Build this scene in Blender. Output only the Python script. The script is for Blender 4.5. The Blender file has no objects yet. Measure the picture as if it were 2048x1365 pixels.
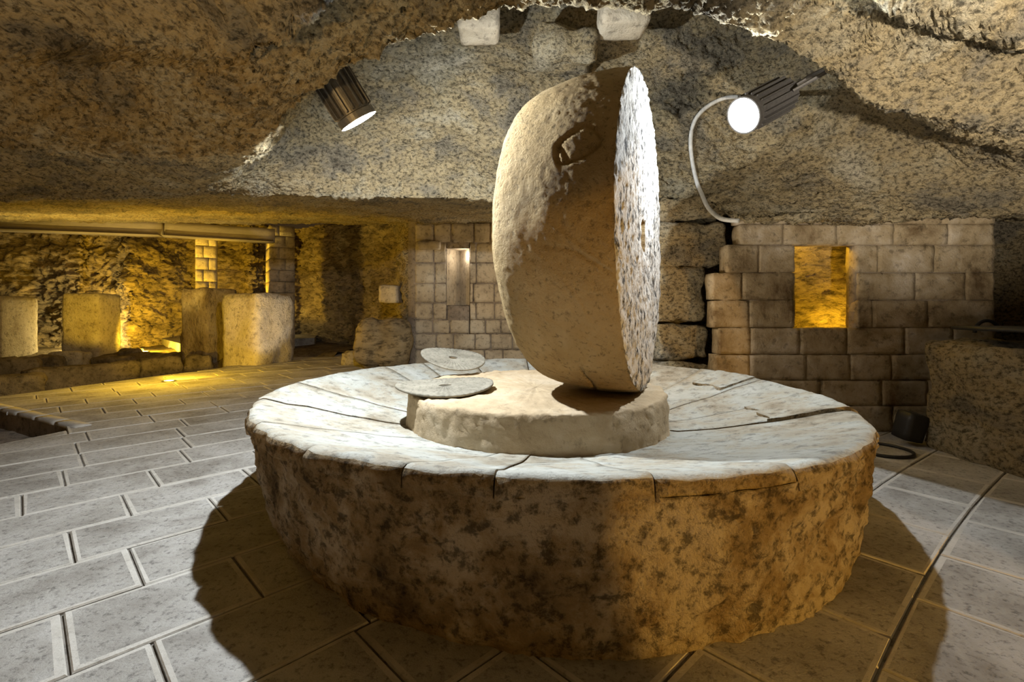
import bpy, bmesh, math, random
import numpy as np
from mathutils import Vector, Matrix
from mathutils.bvhtree import BVHTree

scene = bpy.context.scene
COL = scene.collection
rnd = random.Random(7)
PI = math.pi

# ------------------------------------------------------------------ camera
F, YH, H = 950.0, 620.0, 0.95            # focal length and horizon (photo pixels), lens height (m)
cam_d = bpy.data.cameras.new('camera')
cam_d.sensor_width = 36.0
cam_d.lens = 36.0 * F / 2048
cam_d.shift_y = -(682.5 - YH) / 2048
cam_d.clip_start = 0.05
cam = bpy.data.objects.new('camera', cam_d)
COL.objects.link(cam)
cam.location = (0, 0, H)
cam.rotation_euler = (PI / 2, 0, 0)
scene.camera = cam

# ------------------------------------------------------------------ exposure, world
vs = scene.view_settings
vs.view_transform = 'Standard'
vs.look = 'None'
vs.gamma = 1
vs.use_curve_mapping = False
vs.exposure = 0.15
world = bpy.data.worlds.new('world')
scene.world = world
world.use_nodes = True
bg = world.node_tree.nodes['Background']
bg.inputs[0].default_value = (1.0, 0.58, 0.22, 1)
bg.inputs[1].default_value = 0.03

COOL = (0.86, 0.93, 1.0)
WARM = (1.0, 0.55, 0.11)
YELL = (1.0, 0.60, 0.03)


def lamp(name, kind, loc, energy, color, target=None, size=0.05, angle=None, blend=0.3, parent=None):
    d = bpy.data.lights.new(name, kind)
    d.energy = energy
    d.color = color
    if kind in ('POINT', 'SPOT'):
        d.shadow_soft_size = size
    if kind == 'SPOT':
        d.spot_size = math.radians(angle)
        d.spot_blend = blend
    o = bpy.data.objects.new(name, d)
    COL.objects.link(o)
    o.location = loc
    if target is not None:
        o.rotation_euler = (Vector(target) - Vector(loc)).to_track_quat('-Z', 'Y').to_euler()
    return o


L1 = Vector((-0.760, 2.360, 1.887))       # face of the left floodlight
D1 = Vector((0.48, 0.34, -0.81)).normalized()
L2 = Vector((1.226, 2.52, 1.98))         # face of the right floodlight
D2 = Vector((-0.80, -0.36, -0.48)).normalized()
lamp('floodlight_bulb', 'POINT', L1 + D1 * 0.016, 235, COOL, size=0.02)
lamp('floodlight_bulb', 'SPOT', L2 + D2 * 0.03, 84, COOL, L2 + D2, 0.02, 180, 0.02)
# unseen lamps behind and beside the camera; the point lamps are added fill
lamp('warm_unseen_lamp', 'SPOT', (2.3, -0.9, 0.30), 200, WARM, (1.20, 1.5, 0.44), 0.03, 39, 0.10)
lamp('warm_unseen_lamp', 'POINT', (-1.7, -1.4, 0.42), 32, (1.0, 0.56, 0.14), size=0.2)
lamp('warm_unseen_lamp', 'POINT', (1.3, -1.9, 0.42), 18, WARM, size=0.2)
lamp('pier_fill', 'POINT', (0.90, 3.43, 1.05), 11, (1.0, 0.88, 0.72), size=0.03)  # added lamp hidden behind the millstone to brighten the pier and right wall
lamp('vault_wash_lamp', 'SPOT', (-1.1, -0.5, 0.5), 130, (1.0, 0.64, 0.24), (-1.8, 2.1, 2.1), 0.05, 84, 0.8)
lamp('vault_wash_lamp', 'SPOT', (1.3, -0.3, 0.7), 760, (1.0, 0.91, 0.78), (2.3, 1.6, 2.15), 0.05, 66, 0.8)


# ------------------------------------------------------------------ helpers
def W(px, py, Y):
    """point of the place seen at photo pixel (px, py) at depth Y"""
    return np.array([(px - 1024) / F * Y, Y, H - (py - YH) / F * Y])


def fl(px, py, z=0.0):
    Y = (H - z) * F / (py - YH)
    return np.array([(px - 1024) / F * Y, Y, z])


_rng = np.random.RandomState(3)
_perm = np.concatenate([_rng.permutation(256)] * 3)
_g = _rng.normal(size=(256, 3))
_g /= np.linalg.norm(_g, axis=1)[:, None]


def perlin(p):
    p = np.asarray(p, dtype=np.float64)
    i = np.floor(p).astype(np.int64)
    f = p - i
    u = f * f * f * (f * (f * 6 - 15) + 10)
    i &= 255
    out = 0
    for dx in (0, 1):
        wx = u[..., 0] if dx else 1 - u[..., 0]
        for dy in (0, 1):
            wy = u[..., 1] if dy else 1 - u[..., 1]
            for dz in (0, 1):
                wz = u[..., 2] if dz else 1 - u[..., 2]
                h = _perm[_perm[_perm[(i[..., 0] + dx) & 255] + ((i[..., 1] + dy) & 255)] + ((i[..., 2] + dz) & 255)]
                gr = _g[h]
                d = gr[..., 0] * (f[..., 0] - dx) + gr[..., 1] * (f[..., 1] - dy) + gr[..., 2] * (f[..., 2] - dz)
                out = out + wx * wy * wz * d
    return out * 1.5


def fbm(p, scale, octv=4, gain=0.5, ridge=False):
    a, s, out = 1.0, scale, 0
    for k in range(octv):
        n = perlin(p * s + 17.3 * k)
        if ridge:
            n = 0.5 - 2 * np.abs(n)
        out = out + a * n
        a *= gain
        s *= 2.03
    return out


def mesh_obj(name, verts, faces, mat, parent=None, smooth=True, loc=None, mats=None, midx=None):
    verts = np.asarray(verts, dtype=np.float64)
    if loc is None and parent is not None:
        loc = parent.matrix_world.translation if parent.parent is None else None
        loc = world_loc(parent)
        local = verts - np.array(loc)
        oloc = (0, 0, 0)
    elif loc is not None:
        local = verts - np.array(loc)
        oloc = loc
    else:
        local, oloc = verts, (0, 0, 0)
    me = bpy.data.meshes.new(name)
    me.from_pydata(local.tolist(), [], faces)
    for m in (mats or [mat]):
        me.materials.append(m)
    if midx is not None:
        me.polygons.foreach_set('material_index', midx)
    me.polygons.foreach_set('use_smooth', [smooth] * len(me.polygons))
    me.update()
    o = bpy.data.objects.new(name, me)
    COL.objects.link(o)
    o.location = oloc
    if parent is not None:
        o.parent = parent
    return o


def world_loc(o):
    v = Vector(o.location)
    while o.parent is not None:
        o = o.parent
        v = v + Vector(o.location)
    return v


def grid_faces(nu, nv, cu=False, off=0):
    a = np.arange(nu * nv).reshape(nu, nv) + off
    if cu:
        a = np.vstack([a, a[:1]])
    q = np.stack([a[:-1, :-1], a[1:, :-1], a[1:, 1:], a[:-1, 1:]], -1).reshape(-1, 4)
    return q.tolist()


def thing(name, label, cat, loc, group=None):
    o = bpy.data.objects.new(name, None)
    o.empty_display_size = 0.1
    COL.objects.link(o)
    o.location = loc
    o['label'] = label
    o['category'] = cat
    if group:
        o['group'] = group
    return o


def tag(o, label, cat, group=None):
    o['label'] = label
    o['category'] = cat
    if group:
        o['group'] = group
    return o


def struct(o, label=None):
    o['kind'] = 'structure'
    if label:
        o['label'] = label
    return o


def catmull(P, n_per):
    """P: (k, ..., 3) control rows; n_per: samples per segment"""
    P = np.asarray(P, dtype=np.float64)
    k = len(P)
    out = []
    for i in range(k - 1):
        p0, p1, p2, p3 = P[max(i - 1, 0)], P[i], P[i + 1], P[min(i + 2, k - 1)]
        n = n_per[i] if hasattr(n_per, '__len__') else n_per
        for t in np.arange(n) / n:
            m1, m2 = (p2 - p0) / 2, (p3 - p1) / 2
            t2, t3 = t * t, t * t * t
            out.append((2 * t3 - 3 * t2 + 1) * p1 + (t3 - 2 * t2 + t) * m1 + (-2 * t3 + 3 * t2) * p2 + (t3 - t2) * m2)
    out.append(P[-1])
    return np.array(out)


def grid_normals(G):
    du = np.gradient(G, axis=0)
    dv = np.gradient(G, axis=1)
    n = np.cross(du, dv)
    return n / (np.linalg.norm(n, axis=-1, keepdims=True) + 1e-9)


def displace(G, specs, stretch=(1, 1, 1), sign=1):
    n = grid_normals(G) * sign
    p = G * np.array(stretch)
    d = 0
    for (scale, amp, octv, ridge) in specs:
        d = d + amp * fbm(p, scale, octv, 0.55, ridge)
    return G + n * np.asarray(d)[..., None]


_cubes = {}


def cube_grid(nx, ny, nz):
    key = (nx, ny, nz)
    if key in _cubes:
        return _cubes[key]
    idx, verts, faces = {}, [], []
    n = (nx, ny, nz)

    def vid(c):
        if c not in idx:
            idx[c] = len(verts)
            verts.append([2 * c[k] / n[k] - 1 for k in range(3)])
        return idx[c]
    for ax in range(3):
        a, b = (ax + 1) % 3, (ax + 2) % 3
        for side in (0, n[ax]):
            for i in range(n[a]):
                for j in range(n[b]):
                    q = []
                    for (di, dj) in ((0, 0), (1, 0), (1, 1), (0, 1)):
                        c = [0, 0, 0]
                        c[ax], c[a], c[b] = side, i + di, j + dj
                        q.append(vid(tuple(c)))
                    faces.append(q if side else q[::-1])
    _cubes[key] = (np.array(verts), faces)
    return _cubes[key]


def rockbox(name, center, size, mat, rotz=0.0, n=(6, 6, 6), amp=0.01, sc=6.0, r=0.02, parent=None, taper=1.0, skew=(0, 0), tilt=(0, 0), own=False, seed=0):
    """rounded, weathered block; size is full size; displaced by noise"""
    v, f = cube_grid(*n)
    h = np.array(size) / 2.0
    p = v * h
    rr = min(r, 0.49 * min(size))
    q = np.clip(p, -(h - rr), h - rr)
    d = p - q
    ln = np.linalg.norm(d, axis=1, keepdims=True)
    nd = d / np.maximum(ln, 1e-9)
    p = q + nd * np.minimum(ln, rr)
    k = 1 + (taper - 1) * (p[:, 2:3] / h[2] + 1) / 2
    p[:, :2] *= k
    p[:, 0] += skew[0] * (p[:, 2] / h[2])
    p[:, 1] += skew[1] * (p[:, 2] / h[2])
    wp = p + np.array(center) + seed * 3.7
    p = p + nd * (amp * fbm(wp, sc, 4, 0.55))[:, None]
    M = Matrix.Rotation(rotz, 3, 'Z') @ Matrix.Rotation(tilt[0], 3, 'X') @ Matrix.Rotation(tilt[1], 3, 'Y')
    p = p @ np.array(M).T + np.array(center)
    if own:
        loc = (center[0], center[1], center[2] - size[2] / 2)
        return mesh_obj(name, p, f, mat, None, True, loc)
    return mesh_obj(name, p, f, mat, parent, True)


def lathe(profile, nth, axis_pt=(0, 0, 0), a0=0.0):
    """profile: [(r, z)] -> verts grid (nth, k, 3) around Z"""
    th = a0 + np.arange(nth) / nth * 2 * PI
    pr = np.array(profile)
    G = np.zeros((nth, len(pr), 3))
    G[..., 0] = np.cos(th)[:, None] * pr[None, :, 0]
    G[..., 1] = np.sin(th)[:, None] * pr[None, :, 0]
    G[..., 2] = pr[None, :, 1]
    return G + np.array(axis_pt)


def tube(pts, rad, nseg=8):
    pts = [Vector(p) for p in pts]
    verts, faces = [], []
    up = Vector((0.3, 0.2, 1)).normalized()
    for i, p in enumerate(pts):
        t = (pts[min(i + 1, len(pts) - 1)] - pts[max(i - 1, 0)]).normalized()
        a = t.cross(up).normalized()
        b = t.cross(a).normalized()
        for k in range(nseg):
            w = 2 * PI * k / nseg
            verts.append(p + (a * math.cos(w) + b * math.sin(w)) * rad)
    faces = []
    for i in range(len(pts) - 1):
        for k in range(nseg):
            faces.append([i * nseg + k, i * nseg + (k + 1) % nseg, (i + 1) * nseg + (k + 1) % nseg, (i + 1) * nseg + k])
    faces.append(list(range(nseg))[::-1])
    faces.append([len(verts) - nseg + k for k in range(nseg)])
    return [tuple(v) for v in verts], faces


# ------------------------------------------------------------------ materials
def rock(name, cols, s=1.0, bump=0.6, dist=0.02, speck=0.45, speck_lo=0.36, speck_hi=0.50, stretch=(1, 1, 1), rough=0.95, big=2.2, mid=16.0, fine=70.0, spec=0.15):
    m = bpy.data.materials.new(name)
    m.use_nodes = True
    nt = m.node_tree
    N, L = nt.nodes, nt.links
    bs = N['Principled BSDF']
    bs.inputs['Roughness'].default_value = rough
    bs.inputs['Specular IOR Level'].default_value = spec
    geo = N.new('ShaderNodeNewGeometry')
    mp = N.new('ShaderNodeMapping')
    mp.inputs['Scale'].default_value = stretch
    L.new(geo.outputs['Position'], mp.inputs['Vector'])

    def noise(scale, detail, rg, dis=0.0):
        n = N.new('ShaderNodeTexNoise')
        n.inputs['Scale'].default_value = scale * s
        n.inputs['Detail'].default_value = detail
        n.inputs['Roughness'].default_value = rg
        n.inputs['Distortion'].default_value = dis
        L.new(mp.outputs[0], n.inputs['Vector'])
        return n
    a = noise(big, 9, 0.68, 0.3)
    ra = N.new('ShaderNodeValToRGB')
    els = ra.color_ramp.elements
    while len(els) < len(cols):
        els.new(0.5)
    for e, (pos, c) in zip(els, cols):
        e.position = pos
        e.color = (*c, 1)
    L.new(a.outputs['Fac'], ra.inputs[0])
    b = noise(mid, 7, 0.72)
    rb = N.new('ShaderNodeMapRange')
    rb.inputs['From Min'].default_value = speck_lo
    rb.inputs['From Max'].default_value = speck_hi
    rb.inputs['To Min'].default_value = speck
    rb.inputs['To Max'].default_value = 1.0
    L.new(b.outputs['Fac'], rb.inputs[0])
    mul = N.new('ShaderNodeMix')
    mul.data_type = 'RGBA'
    mul.blend_type = 'MULTIPLY'
    mul.inputs[0].default_value = 1.0
    L.new(ra.outputs[0], mul.inputs[6])
    L.new(rb.outputs[0], mul.inputs[7])
    L.new(mul.outputs[2], bs.inputs['Base Color'])
    c = noise(fine, 4, 0.6)
    hh = N.new('ShaderNodeMath')
    hh.operation = 'MULTIPLY_ADD'
    hh.inputs[1].default_value = 0.45
    L.new(c.outputs['Fac'], hh.inputs[0])
    L.new(b.outputs['Fac'], hh.inputs[2])
    bp = N.new('ShaderNodeBump')
    bp.inputs['Strength'].default_value = bump
    bp.inputs['Distance'].default_value = dist
    L.new(hh.outputs[0], bp.inputs['Height'])
    L.new(bp.outputs[0], bs.inputs['Normal'])
    return m


def plain(name, col, rough=0.5, metal=0.0, emit=None, strength=0.0):
    m = bpy.data.materials.new(name)
    m.use_nodes = True
    nt = m.node_tree
    bs = nt.nodes['Principled BSDF']
    bs.inputs['Roughness'].default_value = rough
    bs.inputs['Metallic'].default_value = metal
    n = nt.nodes.new('ShaderNodeTexNoise')
    n.inputs['Scale'].default_value = 30
    n.inputs['Detail'].default_value = 5
    r = nt.nodes.new('ShaderNodeValToRGB')
    r.color_ramp.elements[0].position = 0.3
    r.color_ramp.elements[0].color = (*[c * 0.75 for c in col], 1)
    r.color_ramp.elements[1].position = 0.7
    r.color_ramp.elements[1].color = (*[min(1, c * 1.1) for c in col], 1)
    nt.links.new(n.outputs['Fac'], r.inputs[0])
    nt.links.new(r.outputs[0], bs.inputs['Base Color'])
    if emit:
        bs.inputs['Emission Color'].default_value = (*emit, 1)
        bs.inputs['Emission Strength'].default_value = strength
    return m


TAN = [(0.30, (0.16, 0.12, 0.07)), (0.45, (0.42, 0.33, 0.19)), (0.60, (0.58, 0.46, 0.27)), (0.75, (0.66, 0.58, 0.44))]
CEIL = [(0.30, (0.15, 0.12, 0.08)), (0.40, (0.34, 0.29, 0.20)), (0.50, (0.54, 0.42, 0.23)), (0.60, (0.56, 0.48, 0.32)), (0.72, (0.68, 0.60, 0.44))]
m_ceil = rock('cave_rock', CEIL, 1.0, 1.0, 0.05, 0.22, 0.38, 0.53, (1, 1, 1.35), big=1.8, mid=32, fine=85)
m_wallrock = rock('far_rock', TAN, 1.0, 1.0, 0.07, 0.30, 0.38, 0.52, (1, 1, 2.4), big=1.1, mid=6, fine=30)
m_block = rock('tufa_block', [(0.3, (0.30, 0.25, 0.18)), (0.5, (0.50, 0.42, 0.30)), (0.7, (0.60, 0.53, 0.40))], 1.0, 0.7, 0.02, 0.55, 0.36, 0.48, big=2.0, mid=14)
m_wallblock = rock('stained_block', [(0.34, (0.15, 0.10, 0.05)), (0.47, (0.35, 0.27, 0.16)), (0.60, (0.46, 0.38, 0.27)), (0.72, (0.60, 0.54, 0.47))], 1.0, 0.6, 0.02, 0.55, 0.36, 0.46, big=2.4, mid=16)
m_mortar = rock('dark_mortar', [(0.35, (0.20, 0.16, 0.12)), (0.65, (0.36, 0.30, 0.23))], 1.0, 0.6, 0.02)
m_drum = rock('drum_stone', [(0.34, (0.13, 0.09, 0.045)), (0.45, (0.32, 0.23, 0.12)), (0.56, (0.52, 0.43, 0.30)), (0.72, (0.56, 0.48, 0.37))], 1.0, 1.0, 0.035, 0.30, 0.39, 0.51, big=3.2, mid=24, fine=80)
m_slab = rock('basin_slab', [(0.32, (0.24, 0.20, 0.14)), (0.44, (0.38, 0.345, 0.27)), (0.54, (0.42, 0.42, 0.37)), (0.68, (0.50, 0.50, 0.455))], 1.0, 0.5, 0.016, 0.55, 0.36, 0.48, big=3.0, mid=18, fine=80, rough=0.7)
m_plinth = rock('plinth_stone', [(0.3, (0.36, 0.27, 0.16)), (0.5, (0.49, 0.38, 0.24)), (0.7, (0.58, 0.48, 0.34))], 1.0, 0.4, 0.015, 0.7, 0.34, 0.44, big=3.0, mid=20)
m_mill = rock('millstone_rock', [(0.3, (0.27, 0.18, 0.08)), (0.5, (0.40, 0.285, 0.135)), (0.7, (0.49, 0.375, 0.21))], 1.0, 1.0, 0.03, 0.55, 0.36, 0.46, big=2.2, mid=38, fine=100)
m_face = rock('dressed_face_lit', [(0.3, (0.46, 0.43, 0.38)), (0.6, (0.58, 0.56, 0.52))], 1.0, 0.8, 0.02, 0.12, 0.40, 0.50, (1, 1, .4), big=4, mid=30, fine=90)  # pecked face of the same stone, lamp brightness put into its whiter colour
m_pave = rock('paving_stone', [(0.34, (0.24, 0.22, 0.19)), (0.48, (0.38, 0.36, 0.32)), (0.62, (0.50, 0.48, 0.44))], 1.0, 0.6, 0.012, 0.50, 0.36, 0.48, big=2.0, mid=40, fine=140, rough=0.8)
m_pave_edge = rock('paving_edge', [(0.3, (0.44, 0.41, 0.35)), (0.7, (0.60, 0.57, 0.51))], 1.0, 0.4, 0.012, 0.7, 0.34, 0.44, big=6, mid=30, fine=100, rough=0.8)
m_bed = rock('joint_bed', [(0.35, (0.20, 0.18, 0.15)), (0.65, (0.32, 0.29, 0.25))], 1.0, 0.5, 0.01)
m_earth = rock('pit_earth', [(0.35, (0.10, 0.08, 0.05)), (0.65, (0.26, 0.21, 0.14))], 1.0, 0.8, 0.04, big=3)
m_beam = rock('smooth_beam', [(0.35, (0.30, 0.26, 0.22)), (0.65, (0.38, 0.33, 0.28))], 1.0, 0.15, 0.01, 0.85, stretch=(0.3, 1, 2))
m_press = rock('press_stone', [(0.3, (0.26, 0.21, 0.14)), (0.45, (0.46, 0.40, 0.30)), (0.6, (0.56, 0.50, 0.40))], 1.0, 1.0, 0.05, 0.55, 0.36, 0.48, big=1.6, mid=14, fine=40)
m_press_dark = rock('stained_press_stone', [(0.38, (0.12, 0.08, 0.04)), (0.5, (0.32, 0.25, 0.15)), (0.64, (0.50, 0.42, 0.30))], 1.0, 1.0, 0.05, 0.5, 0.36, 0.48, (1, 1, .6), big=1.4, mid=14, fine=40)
m_mat = rock('woven_fibre', [(0.3, (0.17, 0.155, 0.12)), (0.7, (0.30, 0.275, 0.215))], 1.0, 0.5, 0.006, 0.6, big=8, mid=40, fine=140)
m_metal = plain('lamp_metal', (0.16, 0.15, 0.14), 0.45, 0.6)
m_dark = plain('black_metal', (0.03, 0.03, 0.03), 0.5, 0.3)
m_cable = plain('grey_cable', (0.55, 0.54, 0.50), 0.6)
m_lens = plain('lamp_lens', (0.9, 0.9, 0.9), 0.2, 0, (0.92, 0.96, 1.0), 30)
m_up = plain('uplight_lens', (0.9, 0.8, 0.4), 0.2, 0, (1.0, 0.75, 0.18), 25)
m_steel = plain('uplight_ring', (0.4, 0.38, 0.34), 0.35, 0.8)

# ------------------------------------------------------------------ ceiling: vault, lip, dome and soffit in one skin
PX = [-900, -300, 0, 200, 400, 500, 600, 700, 830, 960, 1130, 1300, 1400, 1480, 1560, 1640, 1750, 1900, 2048, 2350, 2900]
LY = [300, 300, 300, 302, 312, 292, 205, 140, 80, 33, 6, 8, 28, 55, 90, 132, 200, 238, 268, 310, 340]
LD = [2.5, 2.5, 2.5, 2.4, 2.3, 2.15, 2.0, 1.95, 1.95, 2.0, 2.0, 2.0, 2.05, 2.15, 2.2, 2.25, 2.3, 2.3, 2.3, 2.2, 2.0]
HH = [0, 0, 0, 0, 0, .08, .40, .85, 1, 1, 1, 1, 1, 1, .85, .6, .35, .18, .1, 0, 0]
EY = [400, 398, 396, 395, 394, 393, 392, 393, 395, 397, 398, 397, 397, 437, 437, 436, 434, 431, 428, 425, 420]
ED = [4.0, 4.0, 4.0, 4.0, 4.0, 4.0, 4.0, 4.0, 3.95, 3.95, 3.95, 3.95, 3.9, 3.45, 3.42, 3.40, 3.40, 3.40, 3.35, 3.2, 2.8]
rows = [[] for _ in range(17)]
for c in range(len(PX)):
    px, ly, ld, h, ey, ed = PX[c], LY[c], LD[c], HH[c], EY[c], ED[c]
    lip = W(px, ly, ld)
    Xb = lip[0] * (1.25 if abs(lip[0]) > 2 else 1.0)
    led = W(px, ey, ed)
    a2 = W(px, ly - 330, ld - 0.75)
    a1 = W(px, ly - 150, ld - 0.30)

    def sof(t):
        return lip * (1 - t) + led * t

    def mix(t, q):
        return sof(t) * (1 - h) + q * h
    right = px >= 1450
    seq = [np.array([Xb, -3.4, -0.1]), np.array([Xb, -3.0, 1.6]), np.array([Xb, -1.7, 2.45]), np.array([Xb, -0.1, 2.55]), a2, a1, lip, lip,
           mix(0.25, np.array([lip[0] * 1.1, ld + 0.30, lip[2] + 0.55])),
           mix(0.50, np.array([(px - 1024) / F * 3.1, 3.1, 3.3])),
           mix(0.68, W(px, 25, 4.0)),
           mix(0.80, W(px, 180, 4.10)),
           mix(0.92, W(px, 320, 4.03)),
           led, led,
           W(px, ey + 8, ed + 0.40) if right else W(px, ey + 30, ed + 2.6),
           W(px, ey + 8, ed + 1.30) if right else W(px, ey + 55, ed + 6.6 if px < 830 else ed + 4.2)]
    for i in range(17):
        rows[i].append(seq[i])
G = np.array(rows)
G = catmull(G, [3, 5, 6, 8, 26, 50, 1, 34, 22, 22, 40, 46, 34, 1, 26, 30])
npc = [10, 24, 40, 40, 24, 26, 26, 30, 30, 36, 36, 24, 22, 22, 22, 30, 36, 36, 30, 12]
G = catmull(np.transpose(G, (1, 0, 2)), npc)
G = displace(G, [(1.3, 0.04, 2, False), (4.5, 0.022, 3, True), (18, 0.012, 3, False), (42, 0.013, 2, True)], (1, 1, 1.5))
ceil_v = G.reshape(-1, 3)
ceil_f = grid_faces(G.shape[0], G.shape[1])
ceiling = struct(mesh_obj('ceiling', ceil_v, ceil_f, m_ceil))
ceil_bvh = BVHTree.FromPolygons(ceil_v.tolist(), ceil_f)


def on_ceiling(px, py, lift=0.02):
    d = Vector(W(px, py, 1.0)) - Vector((0, 0, H))
    hit = ceil_bvh.ray_cast(Vector((0, 0, H)), d.normalized())
    if hit[0] is None:
        return Vector(W(px, py, 4.0))
    return hit[0] - d.normalized() * lift


# ------------------------------------------------------------------ walls
def vwall(name, pts, z0, z1, n_per, nv, mat, specs, stretch=(1, 1, 2.2), parent=None):
    pts = np.array(pts, dtype=float)
    seg = []
    for i in range(len(pts) - 1):
        for t in np.arange(n_per) / n_per:
            seg.append(pts[i] * (1 - t) + pts[i + 1] * t)
    seg.append(pts[-1])
    seg = np.array(seg)
    zz = np.linspace(z0, z1, nv)
    G = np.zeros((len(seg), nv, 3))
    G[..., 0] = seg[:, None, 0]
    G[..., 1] = seg[:, None, 1]
    G[..., 2] = zz[None, :]
    G = displace(G, specs, stretch)
    return mesh_obj(name, G.reshape(-1, 3), grid_faces(*G.shape[:2]), mat, parent)


def XY(px, Y):
    return ((px - 1024) / F * Y, Y)


FAR = [(1.2, 0.12, 3, False), (4, 0.10, 3, True), (12, 0.03, 2, False)]
struct(vwall('wall_far', [XY(-420, 9.0), XY(-60, 10.8), XY(80, 11.3), XY(160, 11.4), XY(172, 12.0), XY(240, 12.0), XY(252, 11.3), XY(262, 11.2), XY(380, 13.2), XY(480, 13.6), XY(500, 13.2), XY(530, 13.6), XY(600, 14.5), XY(700, 12.5), XY(800, 9.6), XY(850, 8.6)],
             -0.5, 3.4, 26, 90, m_wallrock, FAR))
struct(vwall('wall_left', [XY(-420, 9.0), (-11.5, 4.0), (-9.0, 0.0), (-6.0, -3.3)], -0.5, 3.4, 16, 30, m_wallrock, FAR))
struct(vwall('wall_side', [(5.2, 4.2), (4.6, 2.6), (4.4, 0.5), (4.2, -3.3)], -0.2, 2.8, 22, 40, m_wallrock, [(1.3, .08, 3, False), (6, .04, 3, True)]))

# masonry wall with the slit window (back)
YB = 7.8
zz = lambda y: H + (620 - y) / F * YB
xx = lambda px: (px - 1024) / F * YB
rows_y = [446, 486, 526, 567, 606, 640, 668, 700, 735]
back = struct(rockbox('wall_back', ((xx(815) + xx(893)) / 2, YB + 0.265, 1.2), (xx(893) - xx(815), 0.5, 3.0), m_mortar, n=(4, 2, 8), amp=.01, own=True))
for (x0, x1, y0, y1) in ((939, 1330, 440, 760), (893, 939, 440, 497), (893, 939, 611, 760)):
    rockbox('backing', ((xx(x0) + xx(x1)) / 2, YB + 0.265, (zz(y0) + zz(y1)) / 2), (xx(x1) - xx(x0), 0.5, zz(y0) - zz(y1)), m_mortar, n=(4, 2, 4), amp=.01, parent=back)


def course_blocks(parent, x0, x1, z0, z1, Yf, lens, mat, holes, depth=0.16, amp=0.014, r=0.03, gap=0.012, n=(7, 2, 5), first=None, name='stone_block', proud=0.012):
    x = x0
    if first:
        xs = [x0, x0 + first]
        x = x0 + first
    else:
        xs = [x0]
    while x < x1 - 1e-6:
        x = min(x + lens * rnd.uniform(0.75, 1.3), x1)
        if x1 - x < lens * 0.4:
            x = x1
        xs.append(x)
    for a, b in zip(xs[:-1], xs[1:]):
        ivs = [(a, b)]
        for (hx0, hx1, hz0, hz1) in holes:
            if z0 < hz1 - 0.02 and z1 > hz0 + 0.02:
                nw = []
                for (p, q) in ivs:
                    if q <= hx0 or p >= hx1:
                        nw.append((p, q))
                    else:
                        if p < hx0:
                            nw.append((p, hx0))
                        if q > hx1:
                            nw.append((hx1, q))
                ivs = nw
        for (p, q) in ivs:
            if q - p < 0.05:
                continue
            rockbox(name, ((p + q) / 2, Yf + depth / 2 - rnd.uniform(0, proud), (z0 + z1) / 2), (q - p - gap, depth, z1 - z0 - gap), mat, n=n, amp=amp, sc=9, r=r, parent=parent)


slit = (xx(893), xx(939), zz(611), zz(497))
for i in range(len(rows_y) - 1):
    course_blocks(back, xx(829), xx(1330), zz(rows_y[i + 1]), zz(rows_y[i]), YB, 0.34, m_block, [slit], depth=0.2, amp=.014, r=.02, gap=.012)
# splayed reveal of the slit window
w2 = mesh_obj('window_2', [(slit[0], YB + .02, slit[2]), (slit[0] + .17, YB + .42, slit[2]), (slit[1], YB + .02, slit[2]),
                          (slit[0], YB + .02, slit[3]), (slit[0] + .17, YB + .42, slit[3] - .0), (slit[1], YB + .02, slit[3])],
              [[0, 1, 4, 3], [1, 2, 5, 4], [0, 2, 1], [3, 4, 5]], m_block, smooth=False)
struct(w2)
lamp('slit_fill', 'POINT', (slit[0] + .27, YB + .06, slit[3] - .12), 3.0, (1, .88, .74), size=.02)  # added lamp inside the slit to brighten its reveal
rockbox('window_lintel', ((xx(834) + xx(882)) / 2, YB - .02, zz(492)), (xx(882) - xx(834), .22, zz(484) - zz(500)), m_block, n=(6, 3, 2), amp=.006, parent=back)

# layered rock pier behind the mill
YP = 4.05
pier = struct(rockbox('wall_centre', (1.95, YP + .85, 1.0), (1.5, .6, 2.2), m_ceil, n=(12, 6, 16), amp=.05, own=True))
for (x0, x1, y0, y1, dy) in ((1312, 1438, 402, 440, -.16), (1312, 1452, 446, 529, -.05), (1312, 1412, 534, 645, .0), (1312, 1420, 650, 720, -.03), (1312, 1425, 726, 850, -.03)):
    c = (W(x0, y0, YP) + W(x1, y1, YP)) / 2
    rockbox('rock_layer', (c[0], YP + .3 + dy, c[2]), ((x1 - x0) / F * YP, .6, (y1 - y0) / F * YP), m_ceil, n=(22, 8, 12), amp=.045, sc=4.5, r=.05, parent=pier)

# right wall of coursed blocks with the yellow window
YR = 3.7
xr = lambda px: (px - 1024) / F * YR
win = (xr(1590), xr(1715), .81, 1.456)
rz = [0.0, .2, .4, .6, .81, 1.025, 1.24, 1.456, 1.62, 1.80]
left_px = [1436, 1432, 1430, 1437, 1426, 1424, 1452, 1480, 1476]
wr = struct(rockbox('wall_right', ((xr(1495) + win[0]) / 2, YR + .08, .88), (win[0] - xr(1495), .12, 1.76), m_mortar, n=(5, 2, 8), amp=.008, own=True))
for (a, b, c, d) in ((win[1], 3.78, 0, 1.8), (win[0], win[1], 0, win[2]), (win[0], win[1], win[3], 1.8)):
    rockbox('backing', ((a + b) / 2, YR + .08, (c + d) / 2), (b - a, .12, d - c), m_mortar, n=(4, 2, 4), amp=.006, parent=wr)
for i in range(len(rz) - 1):
    course_blocks(wr, xr(left_px[i]), 3.76, rz[i], rz[i + 1], YR, .42, m_wallblock, [win], depth=.14, amp=.010, r=.008, gap=.002, n=(12, 2, 6), first=rnd.uniform(.2, .4), proud=.006)
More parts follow.
